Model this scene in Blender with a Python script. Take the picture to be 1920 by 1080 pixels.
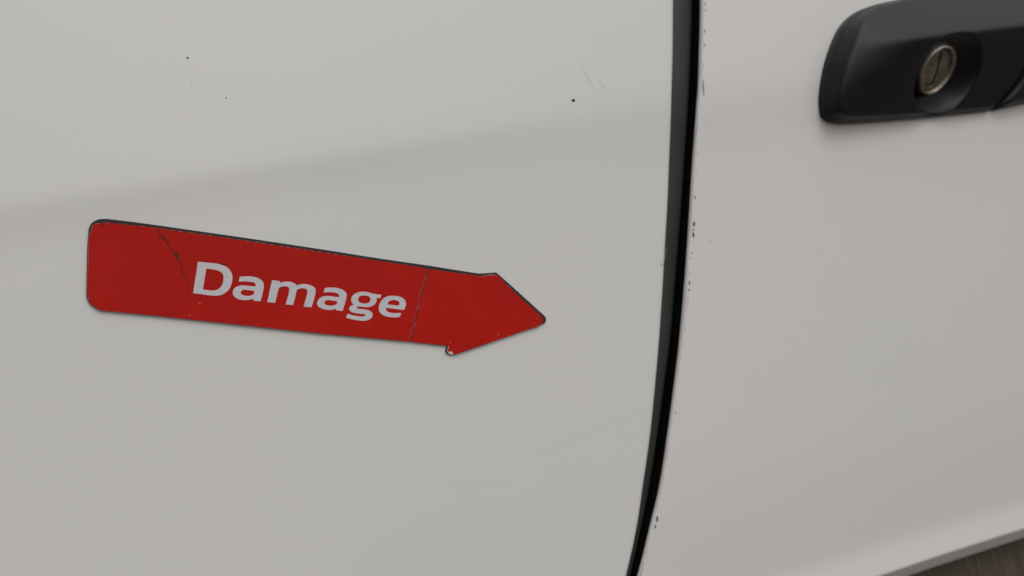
import bpy, bmesh, math, random
from mathutils import Vector, Matrix, noise

# ------------------------------------------------------------------ camera, sky, sun, exposure
scene = bpy.context.scene
for o in list(bpy.data.objects):
    bpy.data.objects.remove(o, do_unlink=True)

Z0 = 0.98                                   # height of the panel origin above the ground
cam_data = bpy.data.cameras.new("camera")
cam = bpy.data.objects.new("camera", cam_data)
scene.collection.objects.link(cam)
cam.matrix_world = Matrix(((0.892539, 0.173648, -0.416198, -0.091564), (-0.422618, 0.000000, -0.906308, -0.199388), (-0.157379, 0.984808, 0.073387, 0.996145), (0, 0, 0, 1)))
cam_data.sensor_width = 36.0
cam_data.lens = 26.25
cam_data.clip_start = 0.005
cam_data.clip_end = 500.0
cam_data.dof.use_dof = True
cam_data.dof.focus_distance = 0.190
cam_data.dof.aperture_fstop = 15.0
scene.camera = cam

SUN_EL, SUN_AZ = math.radians(52), math.radians(165)     # azimuth: 180 = from in front of the panel (-Y)
world = bpy.data.worlds.new("World")
scene.world = world
world.use_nodes = True
wn = world.node_tree
wn.nodes.clear()
sky = wn.nodes.new("ShaderNodeTexSky")
sky.sky_type = 'NISHITA'
sky.sun_disc = False
sky.sun_elevation = SUN_EL
sky.sun_rotation = SUN_AZ
sky.air_density = 1.0
sky.dust_density = 6.0
sky.ozone_density = 1.0
hs = wn.nodes.new("ShaderNodeHueSaturation")              # cloud cover takes most of the blue out
hs.inputs["Saturation"].default_value = 0.22
bgn = wn.nodes.new("ShaderNodeBackground")
bgn.inputs["Strength"].default_value = 0.11
wo = wn.nodes.new("ShaderNodeOutputWorld")
wn.links.new(sky.outputs[0], hs.inputs["Color"])
wn.links.new(hs.outputs[0], bgn.inputs["Color"])
wn.links.new(bgn.outputs[0], wo.inputs["Surface"])

sun_data = bpy.data.lights.new("sun", 'SUN')
sun_data.energy = 0.5
sun_data.angle = math.radians(90)
sun_data.color = (1.0, 0.97, 0.93)
sun = bpy.data.objects.new("sun", sun_data)
scene.collection.objects.link(sun)
sd = Vector((math.sin(SUN_AZ) * math.cos(SUN_EL), math.cos(SUN_AZ) * math.cos(SUN_EL), math.sin(SUN_EL)))
sun.rotation_euler = sd.to_track_quat('Z', 'Y').to_euler()

scene.view_settings.view_transform = 'Standard'
scene.view_settings.look = 'None'
scene.view_settings.gamma = 1.0
scene.view_settings.exposure = -0.20
scene.view_settings.use_curve_mapping = False

# ------------------------------------------------------------------ body shape
# Panel coordinates: x along the van (m), w height above the panel origin (m).
# The skin stands at world y = -skin(x, w): outward is -Y.
#SHAPE-BEGIN
def lerp_curve(pts, t, key, val):
    # smooth monotone interpolation through points, linear outside
    n = len(pts)
    if t <= pts[0][key]:
        a, b = pts[0], pts[1]
    elif t >= pts[-1][key]:
        a, b = pts[-2], pts[-1]
    else:
        for i in range(n - 1):
            if pts[i][key] <= t <= pts[i + 1][key]:
                a, b = pts[i], pts[i + 1]
                break
        h = b[key] - a[key]
        s = (t - a[key]) / h
        p0 = pts[max(0, i - 1)]
        p3 = pts[min(n - 1, i + 2)]
        m0 = (b[val] - p0[val]) / (b[key] - p0[key])
        m1 = (p3[val] - a[val]) / (p3[key] - a[key])
        return ((2*s**3 - 3*s*s + 1) * a[val] + (s**3 - 2*s*s + s) * h * m0
                + (-2*s**3 + 3*s*s) * b[val] + (s**3 - s*s) * h * m1)
    return a[val] + (b[val] - a[val]) * (t - a[key]) / (b[key] - a[key])

def sstep(a, b, t):
    t = min(1.0, max(0.0, (t - a) / (b - a)))
    return t * t * (3 - 2 * t)

def integrate(f, lo, hi, n=800):
    st = (hi - lo) / n
    acc, out = 0.0, [0.0]
    for k in range(n):
        acc += math.tan(math.radians(f(lo + (k + 0.5) * st))) * st
        out.append(acc)
    def g(t):
        q = (min(hi - 1e-9, max(lo, t)) - lo) / st
        i = int(q)
        return out[i] + (out[i + 1] - out[i]) * (q - i)
    z = g(0.0)
    return lambda t: g(t) - z

def tilt_sharp(c):                  # degrees the skin faces upward, by height c over the crease
    up = 1.3
    low = -4.8 + 4.4 * sstep(-0.002, -0.014, c) + 0.8 * sstep(-0.026, -0.06, c) - 1.2 * sstep(-0.06, -0.16, c)
    return low + (up - low) * sstep(-0.0027, 0.0027, c)

def tilt_soft(c):
    up = 0.9
    low = -3.2 + 2.9 * sstep(-0.006, -0.030, c) + 0.6 * sstep(-0.03, -0.07, c) - 1.2 * sstep(-0.06, -0.16, c)
    return low + (up - low) * sstep(-0.011, 0.010, c)

h_sharp = integrate(tilt_sharp, -0.6, 0.5)
h_soft = integrate(tilt_soft, -0.6, 0.5)
CREASE = (0.04620, 0.05734)                   # height of the crease at x = 0, slope

def skin(x, w):
    c = w - (CREASE[0] + CREASE[1] * x)
    k = sstep(-0.12, 0.12, x)
    return -(h_sharp(c) * (1 - k) + h_soft(c) * k)
#SHAPE-END

def tilt_flare(b):                  # the turned-out lip along the bottom of the door
    if b < 0.0086:
        return -34.0 + 41.0 * sstep(0.0072, 0.0086, b)
    return 7.0 * (1 - sstep(0.014, 0.023, b)) - 3.0 * sstep(0.014, 0.023, b) * (1 - sstep(0.03, 0.08, b))
h_flare = integrate(tilt_flare, -0.02, 0.5)

# seam between the panels, traced downward: (x, w)
PANEL_EDGE = sorted([(0.08226, 0.12643), (0.07909, 0.10380), (0.07526, 0.08293), (0.07181, 0.06559), (0.06878, 0.05179), (0.06587, 0.03642), (0.06222, 0.01927), (0.05887, 0.00561), (0.05503, -0.00970), (0.05052, -0.02659), (0.04663, -0.03995), (0.04208, -0.05486), (0.03631, -0.07111), (0.03160, -0.08397), (0.02510, -0.09790), (0.01633, -0.11255), (0.00432, -0.12724)], key=lambda p: p[1])
DOOR_EDGE = sorted([(0.09305, 0.12706), (0.09005, 0.10404), (0.08637, 0.08277), (0.08253, 0.06513), (0.07988, 0.05372), (0.07847, 0.04851), (0.07541, 0.03553), (0.07111, 0.01817), (0.06758, 0.00432), (0.06337, -0.01117), (0.05831, -0.02820), (0.05382, -0.04163), (0.04857, -0.05656), (0.04250, -0.07293), (0.03661, -0.08558), (0.03002, -0.09963), (0.02170, -0.11462), (0.01061, -0.12990)], key=lambda p: p[1])
SEAL_EDGE = sorted([(0.09328, 0.12883), (0.09002, 0.10551), (0.08618, 0.08399), (0.08211, 0.06614), (0.07859, 0.05196), (0.07494, 0.03619), (0.07050, 0.01864), (0.06661, 0.00467), (0.06215, -0.01096), (0.05704, -0.02817), (0.05220, -0.04167), (0.04671, -0.05671), (0.04040, -0.07318), (0.03458, -0.08599), (0.02776, -0.10012), (0.01842, -0.11489), (0.00620, -0.12984)], key=lambda p: p[1])
BOTTOM_EDGE = sorted([(0.22515, -0.15504), (0.20307, -0.15243), (0.17553, -0.14925), (0.15458, -0.14706), (0.13186, -0.14478)], key=lambda p: p[0])

def panel_edge(w): return lerp_curve(PANEL_EDGE, w, 1, 0)
def door_edge(w): return lerp_curve(DOOR_EDGE, w, 1, 0)
def seal_edge(w): return lerp_curve(SEAL_EDGE, w, 1, 0)
def bottom_edge(x): return lerp_curve(BOTTOM_EDGE, x, 0, 1)

# ------------------------------------------------------------------ materials
def new_mat(name):
    m = bpy.data.materials.new(name)
    m.use_nodes = True
    nt = m.node_tree
    b = nt.nodes["Principled BSDF"]
    return m, nt, b

def node(nt, kind, **kw):
    n = nt.nodes.new(kind)
    for k, v in kw.items():
        if k in n.inputs:
            n.inputs[k].default_value = v
        else:
            setattr(n, k, v)
    return n

def coloured(name, c1, c2, scale=200, rough=0.5, bump=0.0, bump_scale=2000, metallic=0.0, coat=0.0, lo=0.35, hi=0.65,
             spec=0.5, stretch=None, rough2=None, bump_dist=0.0002):
    m, nt, b = new_mat(name)
    tc = node(nt, "ShaderNodeTexCoord")
    src = tc.outputs["Object"]
    if stretch:
        mp = node(nt, "ShaderNodeMapping")
        mp.inputs["Scale"].default_value = stretch
        nt.links.new(src, mp.inputs["Vector"])
        src = mp.outputs[0]
    nz = node(nt, "ShaderNodeTexNoise", Scale=scale, Detail=5.0)
    nt.links.new(src, nz.inputs["Vector"])
    cr = node(nt, "ShaderNodeValToRGB")
    cr.color_ramp.elements[0].position = lo
    cr.color_ramp.elements[1].position = hi
    cr.color_ramp.elements[0].color = (*c1, 1)
    cr.color_ramp.elements[1].color = (*c2, 1)
    nt.links.new(nz.outputs["Fac"], cr.inputs["Fac"])
    nt.links.new(cr.outputs[0], b.inputs["Base Color"])
    b.inputs["Roughness"].default_value = rough
    if rough2 is not None:
        mr = node(nt, "ShaderNodeMapRange")
        mr.inputs["To Min"].default_value = rough
        mr.inputs["To Max"].default_value = rough2
        nt.links.new(nz.outputs["Fac"], mr.inputs["Value"])
        nt.links.new(mr.outputs[0], b.inputs["Roughness"])
    b.inputs["Metallic"].default_value = metallic
    b.inputs["Coat Weight"].default_value = coat
    b.inputs["Coat Roughness"].default_value = 0.16
    b.inputs["Specular IOR Level"].default_value = spec
    if bump > 0:
        n2 = node(nt, "ShaderNodeTexNoise", Scale=bump_scale, Detail=3.0)
        nt.links.new(tc.outputs["Object"], n2.inputs["Vector"])
        bp = node(nt, "ShaderNodeBump", Strength=bump, Distance=bump_dist)
        nt.links.new(n2.outputs["Fac"], bp.inputs["Height"])
        nt.links.new(bp.outputs[0], b.inputs["Normal"])
    return m

M_PAINT = coloured("white_paint", (0.690, 0.702, 0.696), (0.722, 0.714, 0.700), scale=5, rough=0.30, rough2=0.42,
                   bump=0.10, bump_scale=26, bump_dist=0.0012, coat=0.45, lo=0.3, hi=0.7)
M_DOOR = coloured("white_paint_warm_lit", (0.706, 0.706, 0.695), (0.736, 0.718, 0.700), scale=5, rough=0.30, rough2=0.42,
                  bump=0.10, bump_scale=26, bump_dist=0.0012, coat=0.45, lo=0.3, hi=0.7)  # same white, with the right side's warm light tinted into the colour
M_RUBBER = coloured("seal_rubber", (0.013, 0.0145, 0.012), (0.020, 0.022, 0.019), scale=60, rough=0.55, bump=0.1, bump_scale=1500,
                    stretch=(1, 1, 0.2))
M_VOID = coloured("shadowed_jamb", (0.006, 0.006, 0.006), (0.010, 0.010, 0.010), rough=0.8, spec=0.1)
M_PLASTIC = coloured("grained_black_plastic", (0.0038, 0.0041, 0.0054), (0.0070, 0.0074, 0.0092), scale=90, rough=0.26, rough2=0.52, spec=0.30, stretch=(0.22, 1, 1.1),
                     bump=0.55, bump_scale=2600, bump_dist=0.00025)
M_CLAD = coloured("dusty_cladding_plastic", (0.055, 0.042, 0.029), (0.105, 0.082, 0.058), scale=380, rough=0.75,
                  bump=0.5, bump_scale=900, stretch=(1.6, 1, 0.12))
M_LOCK = coloured("worn_brass_nickel", (0.18, 0.153, 0.122), (0.34, 0.30, 0.25), scale=260, rough=0.42, rough2=0.62, metallic=0.85,
                  bump=0.3, bump_scale=1800)
M_SLOT = coloured("key_slot_dark", (0.008, 0.007, 0.006), (0.014, 0.012, 0.010), rough=0.7)
M_MAGNET = coloured("magnet_sheet", (0.015, 0.0095, 0.0115), (0.027, 0.018, 0.021), scale=500, rough=0.6, bump=0.2)
M_VINYL = coloured("white_vinyl_core", (0.62, 0.55, 0.52), (0.75, 0.71, 0.70), scale=900, rough=0.6)
M_RED = coloured("red_print", (0.410, 0.0078, 0.0040), (0.475, 0.0098, 0.0050), scale=38, rough=0.42, rough2=0.55, bump=0.12,
                 bump_scale=2200, spec=0.16)
M_LETTER = coloured("white_print", (0.55, 0.54, 0.575), (0.62, 0.61, 0.645), scale=1100, rough=0.5, bump=0.1, bump_scale=2200)
M_DIRT = coloured("ingrained_dirt", (0.030, 0.012, 0.009), (0.075, 0.028, 0.02), scale=2500, rough=0.9)
M_CHIP = coloured("chipped_primer", (0.020, 0.014, 0.013), (0.055, 0.036, 0.032), scale=1200, rough=0.8)
M_RUST = coloured("rust_spot", (0.018, 0.007, 0.003), (0.075, 0.028, 0.010), scale=900, rough=0.9)
M_FOLD = coloured("creased_print", (0.40, 0.030, 0.024), (0.46, 0.075, 0.062), scale=900, rough=0.5)
M_SPECK = coloured("road_dirt", (0.10, 0.095, 0.08), (0.20, 0.19, 0.17), scale=900, rough=0.9)
M_SCRATCH = coloured("fine_scratch", (0.50, 0.485, 0.47), (0.64, 0.63, 0.62), scale=400, rough=0.6)
M_LIP = coloured("worn_edge_paint", (0.66, 0.60, 0.58), (0.76, 0.725, 0.71), scale=160, rough=0.5, stretch=(1, 1, 0.4))
M_GROUND = coloured("asphalt", (0.070, 0.058, 0.046), (0.15, 0.125, 0.10), scale=160, rough=0.9, bump=0.8, bump_scale=300, bump_dist=0.004)

# ------------------------------------------------------------------ mesh helpers
def link(name, verts, faces, mat, parent=None, smooth=True):
    me = bpy.data.meshes.new(name)
    me.from_pydata([tuple(v) for v in verts], [], faces)
    me.update()
    if smooth:
        me.polygons.foreach_set("use_smooth", [True] * len(me.polygons))
    me.materials.append(mat)
    o = bpy.data.objects.new(name, me)
    scene.collection.objects.link(o)
    if parent is not None:
        o.parent = parent
    return o

def tag(o, label, cat, group=None):
    o["label"] = label
    o["category"] = cat
    if group:
        o["group"] = group
    return o

def on_skin(x, w, out=0.0):
    return Vector((x, -skin(x, w) - out, Z0 + w))

def grid_faces(nu, nv, flip=False):
    f = []
    for i in range(nu - 1):
        for j in range(nv - 1):
            q = (i * nv + j, (i + 1) * nv + j, (i + 1) * nv + j + 1, i * nv + j + 1)
            f.append(q[::-1] if flip else q)
    return f

def spline(pts, step=6):
    """closed outline; points with a third item are corners, the rest are passed smoothly"""
    n = len(pts)
    out = []
    for i in range(n):
        p1, p2 = pts[i], pts[(i + 1) % n]
        c1, c2 = len(p1) > 2, len(p2) > 2
        a, b = Vector(p1[:2]), Vector(p2[:2])
        if c1 and c2:
            out.append(a)
            continue
        p0, p3 = Vector(pts[i - 1][:2]), Vector(pts[(i + 2) % n][:2])
        m0 = (b - a) if c1 else (b - p0) * 0.5
        m1 = (b - a) if c2 else (p3 - a) * 0.5
        L = (b - a).length                       # keep tangents near the local chord
        if m0.length > 1e-9: m0 = m0.normalized() * L
        if m1.length > 1e-9: m1 = m1.normalized() * L
        for k in range(step):
            s = k / step
            out.append((2*s**3 - 3*s*s + 1) * a + (s**3 - 2*s*s + s) * m0 + (-2*s**3 + 3*s*s) * b + (s**3 - s*s) * m1)
    return out

def area(loop):
    return 0.5 * sum(loop[i - 1].x * loop[i].y - loop[i].x * loop[i - 1].y for i in range(len(loop)))

def plate(name, loops, mat, parent, out0, out1, z=skin):
    """flat sheet lying on the skin: outer loop then holes, in panel coordinates, from out0 to out1 above the paint"""
    from mathutils.geometry import tessellate_polygon
    loops = [list(l) for l in loops]
    for k, l in enumerate(loops):
        if (area(l) > 0) != (k == 0):
            l.reverse()
    flat = [p for l in loops for p in l]
    tris = tessellate_polygon([[Vector((p.x, p.y, 0)) for p in l] for l in loops])
    n = len(flat)
    verts = [(p.x, p.y, out1) for p in flat] + [(p.x, p.y, out0) for p in flat]
    faces = []
    for t in tris:
        a, b, c = (flat[i] for i in t)
        if (b - a).cross(c - a) < 0:
            t = (t[0], t[2], t[1])
        faces.append(tuple(t))
    base = 0
    for l in loops:
        m = len(l)
        for i in range(m):
            j = (i + 1) % m
            faces.append((base + i, n + base + i, n + base + j, base + j))
        base += m
    me = bpy.data.meshes.new(name)
    me.from_pydata(verts, [], faces)
    bm = bmesh.new(); bm.from_mesh(me)
    for _ in range(5):                       # split long edges so the sheet can follow the body's curve
        lng = [e for e in bm.edges if e.calc_length() > 0.0045]
        if not lng:
            break
        bmesh.ops.subdivide_edges(bm, edges=lng, cuts=1)
        bmesh.ops.triangulate(bm, faces=[f for f in bm.faces if len(f.verts) > 4])
    for vv in bm.verts:
        vv.co = on_skin(vv.co.x, vv.co.y, vv.co.z)
    bmesh.ops.recalc_face_normals(bm, faces=bm.faces)
    bm.to_mesh(me); bm.free()
    me.materials.append(mat)
    o = bpy.data.objects.new(name, me)
    scene.collection.objects.link(o)
    o.parent = parent
    return o

def dense(loop, d):
    out = []
    for i in range(len(loop)):
        a, b = loop[i], loop[(i + 1) % len(loop)]
        k = max(1, int((b - a).length / d))
        out += [a + (b - a) * (q / k) for q in range(k)]
    return out

def ragged(loop, amp, freq, seed=0.0, bias=0.0):
    """push an outline in and out a little, as a worn cut edge is"""
    sgn = 1 if area(loop) > 0 else -1
    out = []
    n = len(loop)
    for i, p in enumerate(loop):
        t = loop[(i + 1) % n] - loop[i - 1]
        if t.length < 1e-9:
            out.append(p); continue
        nrm = Vector((t.y, -t.x)).normalized() * sgn
        v = noise.noise(Vector((p.x * freq, p.y * freq, seed)))
        v2 = noise.noise(Vector((p.x * freq * 3, p.y * freq * 3, seed + 7)))
        out.append(p + nrm * (bias + amp * (v + 0.6 * v2)))
    return out

# ------------------------------------------------------------------ ground
def make_ground():
    n = 24
    v = []
    for i in range(n + 1):
        for j in range(n + 1):
            v.append((-60 + 120 * i / n, -60 + 120 * j / n, 0.0))
    g = link("ground", v, grid_faces(n + 1, n + 1), M_GROUND)
    g["kind"] = "structure"
make_ground()

# ------------------------------------------------------------------ van
van = bpy.data.objects.new("van", None)
scene.collection.objects.link(van)
tag(van, "white van side with dark door seam and black handle, seen up close", "van")
van.empty_display_size = 0.05

W_TOP, W_LOW, X_LEFT, X_RIGHT = 0.34, -0.17, -0.75, 0.85

def spaced(a, b, n, p=1.0):
    return [a + (b - a) * ((k / (n - 1)) ** p) for k in range(n)]

def side_panel():
    R = 0.0024
    ds = [0.0, 0.0002, 0.0005, 0.0009, 0.0013, 0.0018, 0.0024, 0.004, 0.007] + spaced(0.011, 0.25, 60) + spaced(0.27, 0.75 + 0.1, 12)
    ws = spaced(W_LOW, W_TOP, 260)
    v = []
    for d in [None, *ds]:
        for w in ws:
            e = panel_edge(w)
            x = e - (d or 0.0)
            drop = 0.0
            if d is None:
                drop = 0.016
            elif d < R:
                drop = R - math.sqrt(max(0, R * R - (R - d) ** 2))
            v.append((x, -skin(x, w) + drop, Z0 + w))
    return link("side_panel", v, grid_faces(len(ds) + 1, len(ws)), M_PAINT, van)
side = side_panel()

def door_panel():
    R, RB = 0.0011, 0.0010
    ds = [0.0, 0.0001, 0.00025, 0.00045, 0.0007, 0.0011, 0.002, 0.004, 0.008] + spaced(0.012, 0.2, 70) + spaced(0.215, 0.75, 14)
    bs = [0.0, 0.0001, 0.0003, 0.0006, 0.001, 0.003, 0.005, 0.0066, 0.007, 0.0073, 0.0076, 0.0079, 0.0082, 0.0085, 0.0089, 0.0095] + spaced(0.011, 0.46, 190)
    v = []
    for d in [None, *ds]:
        for b in [None, *bs]:
            bb = b or 0.0
            w = bottom_edge(0.15) + bb
            for _ in range(6):
                x = door_edge(w) + (d or 0.0)
                w = bottom_edge(x) + bb
            drop = 0.0
            if d is None:
                drop = 0.0014
            elif d < R:
                drop = R - math.sqrt(max(0, R * R - (R - d) ** 2))
            if b is None:
                drop += 0.012
            elif b < RB:
                drop += RB - math.sqrt(max(0, RB * RB - (RB - b) ** 2))
            y = -skin(x, w) + h_flare(bb) - h_flare(0.12) + drop
            v.append((x, y, Z0 + w))
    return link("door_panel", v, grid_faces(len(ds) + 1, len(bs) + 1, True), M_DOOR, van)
door = door_panel()

def strip(name, cols, mat, n=150, lo=-0.165, hi=0.33, flip=False, parent=van):
    """sheet running down the seam; cols: functions w -> (x, depth behind the skin)"""
    ws = spaced(lo, hi, n)
    v = []
    for c in cols:
        for w in ws:
            x, dep = c(w)
            v.append((x, -skin(x, w) + dep, Z0 + w))
    return link(name, v, grid_faces(len(cols), n, flip), mat, parent)

def seal_cols():
    cols = []
    for k in range(13):
        s = k / 12
        def f(w, s=s):
            a, b = panel_edge(w) - 0.0008, seal_edge(w)
            # a gently crowned rubber face that dives away beside the door
            dep = 0.0034 - 0.0009 * math.sin(math.pi * min(1, s * 1.05)) + (0.0016 * ((s - 0.8) / 0.2) ** 2 if s > 0.8 else 0)
            return a + (b - a) * s, dep
        cols.append(f)
    cols.append(lambda w: (seal_edge(w) + 0.0001, 0.013))
    return cols
strip("weather_seal", seal_cols(), M_RUBBER, flip=True)
strip("door_jamb", [lambda w: (panel_edge(w) - 0.004, 0.015), lambda w: (door_edge(w) + 0.03, 0.0155)], M_VOID, flip=True)
strip("door_inner_flange", [lambda w: (door_edge(w) + 0.0004, 0.0010), lambda w: (door_edge(w) + 0.0012, 0.0152)], M_VOID)

def cladding():
    """dark ribbed moulding below the door's lower edge, standing back from the lip"""
    xs = spaced(-0.75, 0.85, 640)
    prof = [(0.012, 0.020), (0.004, 0.0165), (-0.004, 0.0145), (-0.02, 0.0125), (-0.06, 0.0105), (-0.12, 0.0115), (-0.2, 0.016), (-0.3, 0.03)]
    v = []
    for i, x in enumerate(xs):
        rib = 0.0004 * math.sin(i * 2.1) * (0.6 + 0.8 * noise.noise(Vector((x * 60, 0, 0))))
        be = bottom_edge(max(x, 0.09)) if x > 0.09 else W_LOW + 0.002
        be = max(be, -0.19)
        for (dw, dep) in prof:
            w = be + dw
            v.append((x, -skin(x, max(be, -0.2)) + h_flare(0) - h_flare(0.12) + dep + rib, Z0 + w))
    return link("lower_moulding", v, grid_faces(len(xs), len(prof), True), M_CLAD, van)
cladding()

def blob(name, pts, mat, parent, out=0.00006, step=4):
    return plate(name, [spline(pts, step)], mat, parent, 0.0, out)

def round_mark(name, x, w, rx, rw, mat, parent, seed, lean=0.0, out=0.00008):
    loop = []
    for k in range(14):
        a = 2 * math.pi * k / 14
        r = 1 + 0.35 * noise.noise(Vector((math.cos(a) * 1.3, math.sin(a) * 1.3, seed * 3.7)))
        px_, pw_ = rx * r * math.cos(a), rw * r * math.sin(a)
        loop.append(Vector((x + px_ + lean * pw_, w + pw_)))
    return plate(name, [loop], mat, parent, -0.0002, out)

# paint chips down the door's edge: (x, w), half width, half height in mm
CHIPS = [(0.08723, 0.08134), (0.08693, 0.07939), (0.08533, 0.07249), (0.08401, 0.06791), (0.08249, 0.06086), (0.08111, 0.05364), (0.07942, 0.04774), (0.07549, 0.03215), (0.07327, 0.02597), (0.07130, 0.01797), (0.06974, 0.00921), (0.06928, 0.00748), (0.06875, 0.00576), (0.06653, -0.00010), (0.06597, -0.00190), (0.06549, -0.00686), (0.06439, -0.00973), (0.06398, -0.01200), (0.06327, -0.01422), (0.06235, -0.01585), (0.06192, -0.01748), (0.06034, -0.02429), (0.05850, -0.02833), (0.05231, -0.04767), (0.05142, -0.05088), (0.03862, -0.08315), (0.03752, -0.08551)]
CHIP_SIZE = [(.16,.55),(.15,.40),(.14,.7),(.22,.42),(.14,.22),(.24,2.6),(.14,.2),(.2,.2),(.14,.18),(.22,.55),(.42,.75),(.24,.36),(.40,.95),
             (.15,.25),(.14,.3),(.14,.22),(.24,.75),(.24,.42),(.16,.18),(.2,.18),(.12,.14),(.15,.17),(.1,.12),(.12,.16),(.22,.22),(.2,.9),(.16,.45)]
for k, ((x, w), (a, b)) in enumerate(zip(CHIPS, CHIP_SIZE)):
    e = door_edge(w)
    round_mark("paint_chip", max(x, e + 0.0009 + a * 0.001), w, a * 0.001, b * 0.001, M_CHIP, door, k + 1, lean=0.12)

# worn, primer-pink strip where the door edge has been rubbed
LW = spaced(-0.12, 0.16, 160)
def lip():
    v = []
    for s in range(5):
        for w in LW:
            e = door_edge(w)
            wd = 0.0011 * (0.75 + 0.5 * noise.noise(Vector((0, w * 90, 3))))
            d = 0.00004 + wd * s / 4
            R = 0.0011
            drop = R - math.sqrt(max(0, R * R - (R - d) ** 2)) if d < R else 0
            x = e + d
            bb = w - bottom_edge(x)
            y = -skin(x, w) + h_flare(bb) - h_flare(0.12) + drop
            v.append((x - 0.00003, y - 0.00005, Z0 + w))
    return link("worn_edge", v, grid_faces(5, len(LW), True), M_LIP, door)
lip()

# marks on the side panel
SPOTS = [(0.03040, 0.05299), (-0.07646, 0.07094), (-0.06936, 0.06065), (0.05450, -0.00201), (0.05558, -0.00201), (0.05556, 0.03016), (-0.07668, 0.06470), (-0.07968, 0.05978), (-0.08843, 0.06406), (0.02010, 0.01432), (0.01770, -0.01643), (-0.07075, 0.00096), (-0.09297, 0.06048), (-0.01276, 0.01298)]
SPOT_R = [.52,.26,.18,.22,.18,.12,.13,.13,.11,.11,.22,.12,.1,.12]
for k, ((x, w), r) in enumerate(zip(SPOTS, SPOT_R)):
    round_mark("rust_fleck" if k == 0 else "dirt_speck", x, w, r * 0.001, r * 0.001, M_RUST if k == 0 else M_SPECK if k < 5 else M_SCRATCH, side, k + 40)

DOORSPOTS = [(0.07605, 0.00270), (0.11573, 0.02608), (0.12369, -0.00993), (0.12527, -0.00721), (0.14626, -0.00859), (0.14731, -0.01079), (0.17939, -0.00950), (0.21147, -0.02939), (0.24994, 0.00326), (0.07175, -0.02768), (0.07147, -0.02928), (0.13498, -0.02057), (0.15738, -0.04223)]
for k, (x, w) in enumerate(DOORSPOTS):
    round_mark("dirt_speck", x, w, 0.00016 + 0.00004 * (k % 3), 0.00015, M_CHIP if k in (0, 1, 8) else M_SCRATCH, door, k + 80)

def scratch(pts, wid, parent, seed):
    vs = []
    n = 40
    P = [Vector(p) for p in pts]
    line = []
    for i in range(len(P) - 1):
        for q in range(8):
            line.append(P[i] + (P[i + 1] - P[i]) * (q / 8))
    line.append(P[-1])
    L, Rr = [], []
    for i, p in enumerate(line):
        t = (line[min(i + 1, len(line) - 1)] - line[max(0, i - 1)]).normalized()
        nr = Vector((-t.y, t.x))
        f = i / (len(line) - 1)
        h = wid * 0.5 * (0.15 + math.sin(math.pi * f)) * (0.8 + 0.6 * noise.noise(Vector((f * 6, seed, 0))))
        j = nr * wid * 0.8 * noise.noise(Vector((f * 4, seed + 9, 0)))
        L.append(p + j + nr * h); Rr.append(p + j - nr * h)
    m = len(line)
    v = [on_skin(p.x, p.y, 0.00004) for p in L] + [on_skin(p.x, p.y, 0.00004) for p in Rr]
    f = [(i, i + 1, m + i + 1, m + i) for i in range(m - 1)]
    return link("scratch", v, f, M_SCRATCH, parent)
SCRATCHES = [
    ([(0.03481, 0.06490), (0.03585, 0.06173), (0.03719, 0.05852), (0.03872, 0.05578)], 0.00024),
    ([(0.04060, 0.05898), (0.04179, 0.05692), (0.04299, 0.05484)], 0.00020),
    ([(0.02124, -0.01916), (0.02753, -0.01569), (0.03420, -0.01185), (0.04096, -0.00826), (0.04649, -0.00645), (0.05252, -0.00468)], 0.00012),
    ([(0.04388, -0.01977), (0.04810, -0.01981)], 0.00015),
    ([(-0.00133, -0.05008), (0.01371, -0.04946), (0.02780, -0.04765), (0.04151, -0.04725)], 0.00011),
    ([(0.05781, 0.00329), (0.05636, -0.00002), (0.05474, -0.00187)], 0.00014),
    ([(0.01588, -0.01806), (0.01986, -0.01720), (0.02304, -0.01666)], 0.00014),
]
for k, (p, wd) in enumerate(SCRATCHES):
    scratch(p, wd, side, k)
for k, (p, wd) in enumerate([([(0.08040, 0.04201), (0.08240, 0.04149)], 0.0002), ([(0.21956, 0.00158), (0.21781, -0.00224), (0.22017, -0.00479)], 0.0002), ([(0.15528, -0.00396), (0.16312, -0.00694), (0.16619, -0.01011)], 0.00016)]):
    scratch(p, wd, door, 30 + k)

# ------------------------------------------------------------------ arrow magnet
arrow = bpy.data.objects.new("damage_arrow_magnet", None)
scene.collection.objects.link(arrow)
arrow.location = on_skin(*[(-0.05486, 0.00896)][0])
arrow.empty_display_size = 0.02
tag(arrow, "red arrow-shaped magnetic sign reading Damage, cracked, stuck on the white side panel", "magnetic sign")
AINV = Matrix.Translation(-arrow.location)
def under_arrow(o):
    o.data.transform(AINV)
    return o

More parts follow.
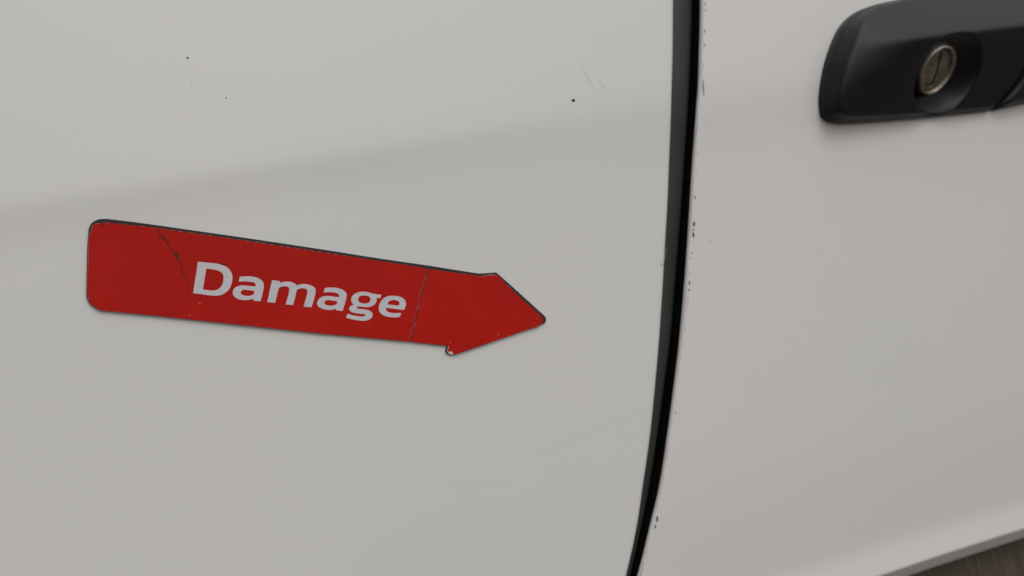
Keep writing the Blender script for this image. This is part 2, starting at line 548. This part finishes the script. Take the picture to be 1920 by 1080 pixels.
BACK = spline([(-0.10670, 0.02387), (-0.10586, 0.02816), (-0.10504, 0.03155), (-0.10470, 0.03266), (-0.10403, 0.03362), (-0.10312, 0.03418), (-0.10215, 0.03438), (-0.10065, 0.03424, 1), (-0.09560, 0.03286, 1), (-0.08921, 0.03096, 1), (-0.07031, 0.02518, 1), (-0.05297, 0.01974, 1), (-0.03880, 0.01516, 1), (-0.02427, 0.01067, 1), (-0.01658, 0.00818, 1), (-0.01218, 0.00675), (-0.00945, 0.00592, 1), (-0.00695, 0.00561), (-0.00424, 0.00532), (-0.00363, 0.00489, 1), (0.00282, -0.00256, 1), (0.00806, -0.00869, 1), (0.00946, -0.01039), (0.00964, -0.01136), (0.00908, -0.01220), (0.00788, -0.01255, 1), (0.00444, -0.01291, 1), (-0.00134, -0.01347, 1), (-0.02011, -0.01544, 1), (-0.02179, -0.01536), (-0.02272, -0.01500), (-0.02332, -0.01432), (-0.02329, -0.01378), (-0.02262, -0.01258, 1), (-0.02806, -0.01079, 1), (-0.03319, -0.00918, 1), (-0.05680, -0.00207, 1), (-0.07597, 0.00403, 1), (-0.09299, 0.00949, 1), (-0.10453, 0.01300, 1), (-0.10578, 0.01338), (-0.10651, 0.01386), (-0.10737, 0.01485), (-0.10788, 0.01600), (-0.10798, 0.01719), (-0.10778, 0.01845), (-0.10720, 0.02143)])
under_arrow(plate("magnet_backing", [BACK], M_MAGNET, arrow, 0.0, 0.00060))

# printed film: the piece left of the full-width crack (with the half crack as a slit) and the arrow head
FILM_L = [(-0.10538, 0.02927), (-0.10504, 0.03063), (-0.10447, 0.03181), (-0.10396, 0.03291), (-0.10327, 0.03339), (-0.10242, 0.03346), (-0.10161, 0.03335), (-0.10077, 0.03340, 1), (-0.09574, 0.03206, 1), (-0.09034, 0.03061, 1), (-0.09021, 0.02987, 1), (-0.08992, 0.02859, 1), (-0.08939, 0.02773, 1), (-0.08894, 0.02675, 1), (-0.08858, 0.02541, 1), (-0.08824, 0.02460, 1), (-0.08769, 0.02373, 1), (-0.08751, 0.02271, 1), (-0.08708, 0.02190, 1), (-0.08692, 0.02103, 1), (-0.08696, 0.02011, 1), (-0.08686, 0.01910, 1), (-0.08661, 0.01813, 1), (-0.08633, 0.01702, 1), (-0.08628, 0.01588, 1), (-0.08644, 0.01404, 1), (-0.08666, 0.01235, 1), (-0.08638, 0.01403, 1), (-0.08621, 0.01587, 1), (-0.08620, 0.01705, 1), (-0.08646, 0.01816, 1), (-0.08674, 0.01912, 1), (-0.08686, 0.02009, 1), (-0.08676, 0.02100, 1), (-0.08695, 0.02195, 1), (-0.08735, 0.02273, 1), (-0.08746, 0.02375, 1), (-0.08813, 0.02465, 1), (-0.08847, 0.02546, 1), (-0.08883, 0.02681, 1), (-0.08924, 0.02779, 1), (-0.08986, 0.02864, 1), (-0.09014, 0.02990, 1), (-0.09027, 0.03059, 1), (-0.08932, 0.03031, 1), (-0.07043, 0.02447, 1), (-0.05310, 0.01902, 1), (-0.03892, 0.01446, 1), (-0.03213, 0.01234, 1), (-0.02697, 0.01061, 1), (-0.02510, 0.00999), (-0.02464, 0.00959, 1), (-0.02504, 0.00867, 1), (-0.02589, 0.00684, 1), (-0.02671, 0.00532, 1), (-0.02779, 0.00369, 1), (-0.02856, 0.00171, 1), (-0.02947, -0.00055, 1), (-0.03018, -0.00193, 1), (-0.03081, -0.00363, 1), (-0.03124, -0.00506, 1), (-0.03182, -0.00646, 1), (-0.03265, -0.00780, 1), (-0.03329, -0.00922, 1), (-0.05682, -0.00214, 1), (-0.07598, 0.00396, 1), (-0.09301, 0.00943, 1), (-0.10454, 0.01294, 1), (-0.10573, 0.01332), (-0.10629, 0.01381), (-0.10670, 0.01437), (-0.10732, 0.01524), (-0.10769, 0.01620), (-0.10765, 0.01708), (-0.10762, 0.01809), (-0.10699, 0.02140), (-0.10629, 0.02474)]
FILM_R = [(-0.02437, 0.00947), (-0.02389, 0.00961, 1), (-0.01673, 0.00734, 1), (-0.01230, 0.00603, 1), (-0.01014, 0.00536), (-0.00928, 0.00500), (-0.00705, 0.00503), (-0.00486, 0.00475), (-0.00372, 0.00432, 1), (-0.00324, 0.00362, 1), (-0.00133, 0.00103, 1), (0.00262, -0.00368, 1), (0.00747, -0.00923, 1), (0.00833, -0.01045), (0.00848, -0.01146), (0.00764, -0.01237), (0.00602, -0.01293), (0.00443, -0.01301, 1), (-0.00135, -0.01356, 1), (-0.02012, -0.01550, 1), (-0.02095, -0.01552), (-0.02140, -0.01533, 1), (-0.02145, -0.01484), (-0.02197, -0.01437), (-0.02283, -0.01439, 1), (-0.02276, -0.01383, 1), (-0.02235, -0.01276, 1), (-0.02808, -0.01088, 1), (-0.03305, -0.00930, 1), (-0.03235, -0.00787, 1), (-0.03156, -0.00651, 1), (-0.03099, -0.00511, 1), (-0.03060, -0.00367, 1), (-0.02998, -0.00197, 1), (-0.02925, -0.00059, 1), (-0.02838, 0.00167, 1), (-0.02756, 0.00365, 1), (-0.02648, 0.00528, 1), (-0.02567, 0.00681, 1), (-0.02479, 0.00863, 1)]
L1 = spline(FILM_L, 4)
R1 = spline(FILM_R, 4)

EDGE = 0.0009                    # only the outer cut edge shows a pale rim
def white_core(loop, seed):
    lp = dense(loop, 0.0006)
    rim = dense(BACK, 0.002)
    wide = ragged(lp, 0.000006, 200, seed, 0.000008)
    bare = ragged(lp, 0.00007, 200, seed, -0.00006)
    wide = [a if p.x < -0.045 and seed < 1.5 else b for p, a, b in zip(lp, wide, bare)]
    slim = ragged(lp, 0.00006, 300, seed, -0.00011)
    return [a if min((p - q).length for q in rim) < EDGE else b for p, a, b in zip(lp, wide, slim)]
def red_face(loop, seed):
    lp = dense(loop, 0.0006)
    return ragged(lp, 0.000006, 300, seed, -0.00002)
CORE_R = [(-0.02441, 0.00954), (-0.02388, 0.00964, 1), (-0.01672, 0.00740, 1), (-0.01014, 0.00539), (-0.00927, 0.00506), (-0.00704, 0.00511), (-0.00485, 0.00485), (-0.00371, 0.00440, 1), (-0.00127, 0.00109, 1), (0.00263, -0.00362, 1), (0.00751, -0.00918, 1), (0.00837, -0.01042), (0.00853, -0.01147), (0.00767, -0.01238), (0.00443, -0.01301, 1), (-0.00135, -0.01356, 1), (-0.02012, -0.01550, 1), (-0.02173, -0.01534), (-0.02258, -0.01494), (-0.02299, -0.01431), (-0.02290, -0.01380), (-0.02248, -0.01270, 1), (-0.02808, -0.01088, 1), (-0.03311, -0.00928, 1), (-0.03162, -0.00650, 1), (-0.03066, -0.00366, 1), (-0.02844, 0.00168, 1), (-0.02654, 0.00529, 1), (-0.02485, 0.00864, 1)]
under_arrow(plate("film_core", [white_core(L1, 1.0)], M_VINYL, arrow, 0.00060, 0.00070))
under_arrow(plate("film_core", [white_core(spline(CORE_R, 4), 2.0)], M_VINYL, arrow, 0.00060, 0.00070))
fl = under_arrow(plate("printed_film", [red_face(L1, 3.0)], M_RED, arrow, 0.00070, 0.00078))
fr = under_arrow(plate("printed_film", [red_face(R1, 4.0)], M_RED, arrow, 0.00070, 0.00078))
fl["label"] = "red film with white lettering and a jagged half-length crack"
fr["label"] = "red film of the arrow head with one torn corner"

def glyph(origin, loops):
    return loops
LETTERS = {
 "letter_d": [[(-0.08293, 0.02120, 1), (-0.08048, 0.02052), (-0.07871, 0.02003), (-0.07775, 0.01956), (-0.07690, 0.01905), (-0.07621, 0.01828), (-0.07580, 0.01730), (-0.07572, 0.01622), (-0.07602, 0.01501), (-0.07652, 0.01397), (-0.07724, 0.01309), (-0.07817, 0.01251), (-0.07916, 0.01218), (-0.08031, 0.01223), (-0.08143, 0.01247), (-0.08295, 0.01298), (-0.08536, 0.01377, 1)],
              [(-0.08138, 0.01919, 1), (-0.08030, 0.01892), (-0.07921, 0.01853), (-0.07837, 0.01802), (-0.07790, 0.01746), (-0.07776, 0.01681), (-0.07787, 0.01608), (-0.07817, 0.01514), (-0.07858, 0.01446), (-0.07914, 0.01393), (-0.07984, 0.01362), (-0.08077, 0.01359), (-0.08165, 0.01383), (-0.08303, 0.01424, 1)]],
 "letter_a": [[(-0.07400, 0.01590, 1), (-0.07261, 0.01579), (-0.07144, 0.01559), (-0.07031, 0.01517), (-0.06933, 0.01452), (-0.06875, 0.01369), (-0.06865, 0.01285), (-0.06897, 0.01175), (-0.07016, 0.00892, 1), (-0.07185, 0.00943, 1), (-0.07173, 0.00987, 1), (-0.07294, 0.00982), (-0.07411, 0.00997), (-0.07523, 0.01040), (-0.07596, 0.01100), (-0.07633, 0.01180), (-0.07625, 0.01254), (-0.07580, 0.01322), (-0.07508, 0.01362), (-0.07417, 0.01371), (-0.07336, 0.01358), (-0.07199, 0.01320), (-0.07072, 0.01283, 1), (-0.07060, 0.01319), (-0.07065, 0.01358), (-0.07101, 0.01396), (-0.07180, 0.01428), (-0.07318, 0.01461), (-0.07446, 0.01477, 1)],
              [(-0.07115, 0.01178, 1), (-0.07252, 0.01223), (-0.07343, 0.01252), (-0.07397, 0.01249), (-0.07438, 0.01218), (-0.07449, 0.01178), (-0.07418, 0.01131), (-0.07335, 0.01091), (-0.07253, 0.01080), (-0.07180, 0.01085), (-0.07142, 0.01107, 1)]],
 "letter_m": [[(-0.06647, 0.01375, 1), (-0.06462, 0.01323, 1), (-0.06473, 0.01270, 1), (-0.06381, 0.01287), (-0.06282, 0.01276), (-0.06187, 0.01247), (-0.06108, 0.01197), (-0.06061, 0.01136, 1), (-0.05989, 0.01150), (-0.05888, 0.01145), (-0.05778, 0.01113), (-0.05685, 0.01061), (-0.05625, 0.00998), (-0.05607, 0.00929), (-0.05636, 0.00836), (-0.05709, 0.00678), (-0.05791, 0.00509, 1), (-0.05986, 0.00565, 1), (-0.05907, 0.00731), (-0.05840, 0.00879), (-0.05819, 0.00941), (-0.05832, 0.00989), (-0.05884, 0.01024), (-0.05957, 0.01043), (-0.06014, 0.01041), (-0.06080, 0.01030, 1), (-0.06158, 0.00839), (-0.06241, 0.00649, 1), (-0.06424, 0.00703, 1), (-0.06356, 0.00842), (-0.06293, 0.00980), (-0.06267, 0.01066), (-0.06273, 0.01116), (-0.06311, 0.01152), (-0.06376, 0.01170), (-0.06451, 0.01170), (-0.06522, 0.01143, 1), (-0.06673, 0.00787, 1), (-0.06860, 0.00844, 1)]],
 "letter_a.001": [[(-0.05362, 0.00946, 1), (-0.05235, 0.00936), (-0.05121, 0.00912), (-0.04996, 0.00868), (-0.04901, 0.00807), (-0.04840, 0.00736), (-0.04830, 0.00660), (-0.04865, 0.00553), (-0.05012, 0.00262, 1), (-0.05186, 0.00318, 1), (-0.05169, 0.00352, 1), (-0.05260, 0.00348), (-0.05376, 0.00362), (-0.05487, 0.00399), (-0.05581, 0.00459), (-0.05630, 0.00534), (-0.05627, 0.00600), (-0.05582, 0.00671), (-0.05502, 0.00722), (-0.05402, 0.00733), (-0.05312, 0.00722), (-0.05187, 0.00686), (-0.05043, 0.00639, 1), (-0.05030, 0.00676), (-0.05036, 0.00717), (-0.05082, 0.00755), (-0.05169, 0.00792), (-0.05295, 0.00822), (-0.05420, 0.00841, 1)],
              [(-0.05100, 0.00540, 1), (-0.05244, 0.00589), (-0.05331, 0.00618), (-0.05396, 0.00617), (-0.05441, 0.00585), (-0.05443, 0.00539), (-0.05393, 0.00490), (-0.05306, 0.00459), (-0.05228, 0.00453), (-0.05161, 0.00460), (-0.05127, 0.00477, 1)]],
 "letter_g": [[(-0.03903, 0.00505, 1), (-0.03943, 0.00415, 1), (-0.04046, 0.00444, 1), (-0.04051, 0.00376), (-0.04092, 0.00302), (-0.04169, 0.00255), (-0.04270, 0.00233), (-0.04377, 0.00246), (-0.04494, 0.00282), (-0.04559, 0.00301), (-0.04607, 0.00296), (-0.04624, 0.00276), (-0.04608, 0.00252), (-0.04531, 0.00228), (-0.04401, 0.00187), (-0.04300, 0.00137), (-0.04242, 0.00078), (-0.04229, 0.00008), (-0.04266, -0.00060), (-0.04342, -0.00100), (-0.04453, -0.00108), (-0.04598, -0.00080), (-0.04739, -0.00030), (-0.04851, 0.00019), (-0.04948, 0.00065, 1), (-0.04895, 0.00166, 1), (-0.04795, 0.00112), (-0.04669, 0.00061), (-0.04566, 0.00027), (-0.04474, 0.00010), (-0.04434, 0.00020), (-0.04426, 0.00045), (-0.04456, 0.00071), (-0.04553, 0.00101), (-0.04681, 0.00142), (-0.04781, 0.00188), (-0.04824, 0.00250), (-0.04827, 0.00297), (-0.04795, 0.00338), (-0.04750, 0.00363), (-0.04692, 0.00373, 1), (-0.04725, 0.00433), (-0.04733, 0.00501), (-0.04709, 0.00578), (-0.04649, 0.00634), (-0.04561, 0.00672), (-0.04451, 0.00680), (-0.04345, 0.00665), (-0.04254, 0.00634), (-0.04166, 0.00591), (-0.04062, 0.00549)],
              [(-0.04388, 0.00571), (-0.04297, 0.00544), (-0.04229, 0.00504), (-0.04213, 0.00454), (-0.04236, 0.00383), (-0.04291, 0.00346), (-0.04387, 0.00347), (-0.04490, 0.00383), (-0.04542, 0.00433), (-0.04545, 0.00494), (-0.04515, 0.00549), (-0.04456, 0.00572)]],
 "letter_e": [[(-0.03339, -0.00027, 1), (-0.03571, 0.00045), (-0.03845, 0.00130, 1), (-0.03841, 0.00072), (-0.03809, 0.00017), (-0.03739, -0.00026), (-0.03618, -0.00063), (-0.03522, -0.00079), (-0.03434, -0.00091, 1), (-0.03489, -0.00189, 1), (-0.03569, -0.00187), (-0.03693, -0.00166), (-0.03827, -0.00123), (-0.03941, -0.00060), (-0.04016, 0.00030), (-0.04035, 0.00122), (-0.04009, 0.00227), (-0.03944, 0.00324), (-0.03847, 0.00395), (-0.03730, 0.00426), (-0.03590, 0.00417), (-0.03455, 0.00382), (-0.03338, 0.00316), (-0.03268, 0.00227), (-0.03257, 0.00142), (-0.03280, 0.00077)],
              [(-0.03462, 0.00118, 1), (-0.03608, 0.00159), (-0.03781, 0.00212, 1), (-0.03745, 0.00260), (-0.03690, 0.00294), (-0.03597, 0.00301), (-0.03516, 0.00279), (-0.03458, 0.00241), (-0.03435, 0.00189), (-0.03442, 0.00148)]],
}
for nm, loops in LETTERS.items():
    o = plate(nm, [spline(l, 4) for l in loops], M_LETTER, arrow, 0.00076, 0.00082)
    under_arrow(o)

# grime caught round the crack and a few pits in the print
GRIME = [(-0.09020, 0.02905), (-0.08948, 0.02807), (-0.08930, 0.02772), (-0.08741, 0.02349), (-0.08741, 0.02283), (-0.08705, 0.02383), (-0.07707, 0.01963), (-0.07755, 0.01978), (-0.03431, 0.00802), (-0.10184, 0.03293), (-0.01798, -0.00403), (-0.08977, 0.02844), (-0.08896, 0.02662), (-0.08845, 0.02510), (-0.08793, 0.02396)]
GR = [(.26,.28),(.34,.3),(.2,.26),(.36,.52),(.3,.26),(.22,.3),(.3,.24),(.24,.16),(.17,.16),(.24,.2),(.1,.1),(.16,.18),(.12,.34),(.1,.3),(.2,.2)]
for k, ((x, w), (a, b)) in enumerate(zip(GRIME, GR)):
    under_arrow(round_mark("grime_spot", x, w, a * 0.001, b * 0.001, M_DIRT, arrow, 120 + k, out=0.00084))
PITS = [(-0.08430, 0.01094), (-0.08701, 0.00850), (-0.00665, -0.01269), (-0.02162, -0.01192)]
for k, (x, w) in enumerate(PITS):
    under_arrow(round_mark("bare_pit", x, w, 0.00010, 0.00009, M_VINYL, arrow, 150 + k, out=0.00083))

# creases: narrow raised folds in the film
def fold(pts, wid, mat=None):
    P = [Vector(p) for p in pts]
    v, f = [], []
    for i, p in enumerate(P):
        t = (P[min(i + 1, len(P) - 1)] - P[max(0, i - 1)]).normalized()
        nr = Vector((-t.y, t.x)) * wid
        v += [on_skin(*(p - nr), 0.00078), on_skin(*p, 0.00088), on_skin(*(p + nr), 0.00078)]
    for i in range(len(P) - 1):
        for q in (0, 1):
            f.append((3*i + q, 3*i + q + 1, 3*i + 4 + q, 3*i + 3 + q))
    return under_arrow(link("film_fold", v, f, mat or M_RED, arrow))
fold([(0.00773, -0.00909), (0.00665, -0.01045), (0.00552, -0.01169), (0.00447, -0.01289)], 0.00005, M_FOLD)
fold([(-0.04213, -0.00253), (-0.04316, -0.00373), (-0.04397, -0.00490), (-0.04443, -0.00584)], 0.00018, M_RED)
fold([(-0.03689, -0.00679), (-0.03727, -0.00768)], 0.00014, M_RED)
fold([(-0.02515, 0.00869), (-0.02601, 0.00686), (-0.02688, 0.00535), (-0.02793, 0.00371), (-0.02872, 0.00173), (-0.02962, -0.00052), (-0.03033, -0.00190), (-0.03098, -0.00360), (-0.03139, -0.00503), (-0.03198, -0.00643), (-0.03278, -0.00778), (-0.03334, -0.00895)], 0.00010, M_FOLD)

# ------------------------------------------------------------------ door handle
HB = spline([(0.13328, 0.04296), (0.13397, 0.03983), (0.13751, 0.03770), (0.14375, 0.03661), (0.16178, 0.03585), (0.19000, 0.03516), (0.21278, 0.03491), (0.23059, 0.03477, 1), (0.24089, 0.04370, 1), (0.24979, 0.05486, 1), (0.25734, 0.06953), (0.25759, 0.07821), (0.25072, 0.08284, 1), (0.22091, 0.08575, 1), (0.20066, 0.08357), (0.18518, 0.08166), (0.16884, 0.07965), (0.16036, 0.07790), (0.15485, 0.07592), (0.15044, 0.07346), (0.14647, 0.07023), (0.14141, 0.06396), (0.13712, 0.05696), (0.13397, 0.04867)], 8)
HC = Vector([(0.19386, 0.05616)][0])
RIDGE = [Vector(p) for p in [(0.14644, 0.06157), (0.17136, 0.06219), (0.19280, 0.06365), (0.23244, 0.06537)]]
LEFTR = [Vector(p) for p in [(0.15294, 0.06281), (0.14232, 0.04089)]]
DISH = Vector([(0.19222, 0.04948)][0])
LOCK = Vector([(0.18645, 0.05157)][0])

def smin(a, b, k):
    h = max(k - abs(a - b), 0.0) / k
    return min(a, b) - h * h * k * 0.25

def ridge_w(x):
    a, b = RIDGE[0], RIDGE[-1]
    return a.y + (b.y - a.y) * (x - a.x) / (b.x - a.x)
def left_x(w):
    a, b = LEFTR
    return a.x + (b.x - a.x) * (w - a.y) / (b.y - a.y)

def handle_height(x, w, dish=True):
    q = w - ridge_w(x)
    front = 0.0165 + 0.44 * q                    # leans back below the ridge: faces a little down
    top = 0.0165 - 0.74 * q                      # slopes in to the door above the ridge
    lf = 0.0135 + 0.37 * (x - left_x(w))         # shoulder at the left
    h = smin(smin(front, top, 0.0016), lf, 0.0060)
    if dish:
        d = math.hypot((x - DISH.x) * 0.74, (w - DISH.y)) / 0.0146
        if d < 1.0:
            h -= 0.0080 * (1 - d ** 2.2) * sstep(1.0, 0.9, d)
            h = -smin(-h, -0.0016, 0.0012)       # the bowl's floor stays clear of the door skin
    return h

def outline_dist(p, loop):
    best = 1e9
    for i in range(len(loop)):
        a, b = loop[i - 1], loop[i]
        ab = b - a
        t = max(0, min(1, (p - a).dot(ab) / max(1e-12, ab.length_squared)))
        best = min(best, (p - a - ab * t).length)
    return best

def make_handle():
    lp = dense(HB, 0.0007)
    n = len(lp)
    rs = [1.0, 1.0, 0.997, 0.992, 0.986, 0.978, 0.967, 0.954, 0.94, 0.92] + [0.92 - 0.92 * k / 50 for k in range(1, 51)]
    v = []
    for k, r in enumerate(rs):
        for p in lp:
            q = HC + (p - HC) * r
            if k == 0:
                h = -0.001
            else:
                d = outline_dist(q, lp) if r > 0.6 else 1.0
                edge = 0.0014 + math.sqrt(max(0, 1 - (1 - min(1, d / 0.0018)) ** 2)) * 0.0030 + max(0, d - 0.0008) * 5.0
                h = smin(handle_height(q.x, q.y), edge, 0.0045)
            v.append((q.x, -skin(q.x, q.y) - h, Z0 + q.y))
    f = []
    for k in range(len(rs) - 1):
        for i in range(n):
            j = (i + 1) % n
            f.append((k * n + i, k * n + j, (k + 1) * n + j, (k + 1) * n + i))
    o = link("door_handle", v, f, M_PLASTIC, van)
    o["label"] = "black grained plastic handle housing with a key lock"
    bm = bmesh.new(); bm.from_mesh(o.data)
    bmesh.ops.remove_doubles(bm, verts=bm.verts, dist=1e-6)
    bmesh.ops.recalc_face_normals(bm, faces=bm.faces)
    bm.to_mesh(o.data); bm.free()
    o.data.polygons.foreach_set("use_smooth", [True] * len(o.data.polygons))
    return o
handle = make_handle()

def make_grip():
    """the pull part: a bar that carries the housing's section on to the right and dives back into the door"""
    a0 = [Vector(p) for p in [(0.23238, 0.03475), (0.24272, 0.04358), (0.25165, 0.05477), (0.25922, 0.06948), (0.26004, 0.07725), (0.25488, 0.08325)]]
    sec_n = 22
    L = 0.12
    v = []
    st = [0, 0.0008, 0.002, 0.004] + spaced(0.008, L, 24)
    low0, up0 = a0[0], a0[-1]
    for s in st:
        for k in range(sec_n):
            t = k / (sec_n - 1)
            # start line follows the parting line, then runs along the van
            i = min(len(a0) - 2, int(t * (len(a0) - 1)))
            fr_ = t * (len(a0) - 1) - i
            p = a0[i] + (a0[i + 1] - a0[i]) * fr_
            x = p.x + s
            w = p.y + s * 0.06
            q = w - ridge_w(x)
            h = smin(0.0180 + 0.44 * q, 0.0180 - 0.80 * q, 0.0025)
            h *= 1 - 0.75 * sstep(0.085, L, s)
            h -= 0.0012 * (1 - sstep(0, 0.002, s))
            if k in (0, sec_n - 1):
                h = 0.0015
            v.append((x, -skin(x, w) - h, Z0 + w))
    f = grid_faces(len(st), sec_n, True)
    back = []
    for k in range(sec_n):                      # cap facing the housing
        x, y, z = v[k]
        back.append((x, -skin(x, z - Z0) + 0.0005, z))
    b0 = len(v)
    v += back
    f += [(k, k + 1, b0 + k + 1, b0 + k) for k in range(sec_n - 1)]
    o = link("pull_grip", v, f, M_PLASTIC, handle)
    bm = bmesh.new(); bm.from_mesh(o.data)
    bmesh.ops.recalc_face_normals(bm, faces=bm.faces)
    bm.to_mesh(o.data); bm.free()
    return o
make_grip()

# lock: axis leans down with the face of the handle
lock_axis = Vector((0.0, -0.8660, -0.5000)).normalized()
lx = Vector((1, 0, 0)) - lock_axis * lock_axis.x
lx.normalize()
ly = lock_axis.cross(lx)                        # up along the lock face
if ly.z < 0:
    ly = -ly
LO = Vector((LOCK.x, -skin(LOCK.x, LOCK.y) - 0.0095, Z0 + LOCK.y))
RL = 0.0093
def lathe(name, prof, mat, parent, n=72, cap=False):
    v, f = [], []
    for (r, h) in prof:
        for k in range(n):
            a = 2 * math.pi * k / n
            v.append(LO + lx * (r * math.cos(a)) + ly * (r * math.sin(a)) + lock_axis * h)
    m = len(prof)
    for i in range(m - 1):
        for k in range(n):
            j = (k + 1) % n
            f.append((i * n + k, i * n + j, (i + 1) * n + j, (i + 1) * n + k))
    if cap:
        f.append(tuple((m - 1) * n + k for k in range(n)))
    o = link(name, v, f, mat, parent)
    bm = bmesh.new(); bm.from_mesh(o.data)
    bmesh.ops.recalc_face_normals(bm, faces=bm.faces)
    bm.to_mesh(o.data); bm.free()
    o.data.polygons.foreach_set("use_smooth", [True] * len(o.data.polygons))
    md = o.modifiers.new("edge_split", 'EDGE_SPLIT'); md.split_angle = math.radians(35)
    return o
lathe("lock_collar", [(RL + 0.0040, -0.0085), (RL + 0.0024, -0.0050), (RL + 0.0014, -0.0016), (RL + 0.0004, -0.0004)], M_PLASTIC, handle)
lathe("lock_ring", [(RL, -0.008), (RL, 0.0004), (RL - 0.0002, 0.0007), (RL - 0.0007, 0.0008), (RL - 0.0009, 0.0006), (RL - 0.0012, -0.0010), (RL - 0.0013, -0.0030)], M_LOCK, handle)
lathe("lock_barrel", [(RL - 0.0016, -0.006), (RL - 0.0016, -0.0008), (RL - 0.0018, -0.0005), (0.0006, -0.0003)], M_LOCK, handle, cap=True)
def slot_box(name, cx, cy, hx, hy, h0, h1, mat, ang=0.0):
    ca, sa = math.cos(ang), math.sin(ang)
    v = []
    for h in (h0, h1):
        for (a, b) in ((-hx, -hy), (hx, -hy), (hx, hy), (-hx, hy)):
            v.append(LO + lx * (cx + a * ca - b * sa) + ly * (cy + a * sa + b * ca) + lock_axis * h)
    f = [(4, 5, 6, 7), (0, 1, 5, 4), (1, 2, 6, 5), (2, 3, 7, 6), (3, 0, 4, 7)]
    return link(name, v, f, mat, handle, smooth=False)
slot_box("key_slot", 0.0006, 0.0006, 0.00058, 0.0060, -0.0030, -0.00022, M_SLOT, 0.11)
slot_box("key_slot_notch", -0.0006, -0.0053, 0.0017, 0.00045, -0.0028, -0.00020, M_SLOT, 0.11)
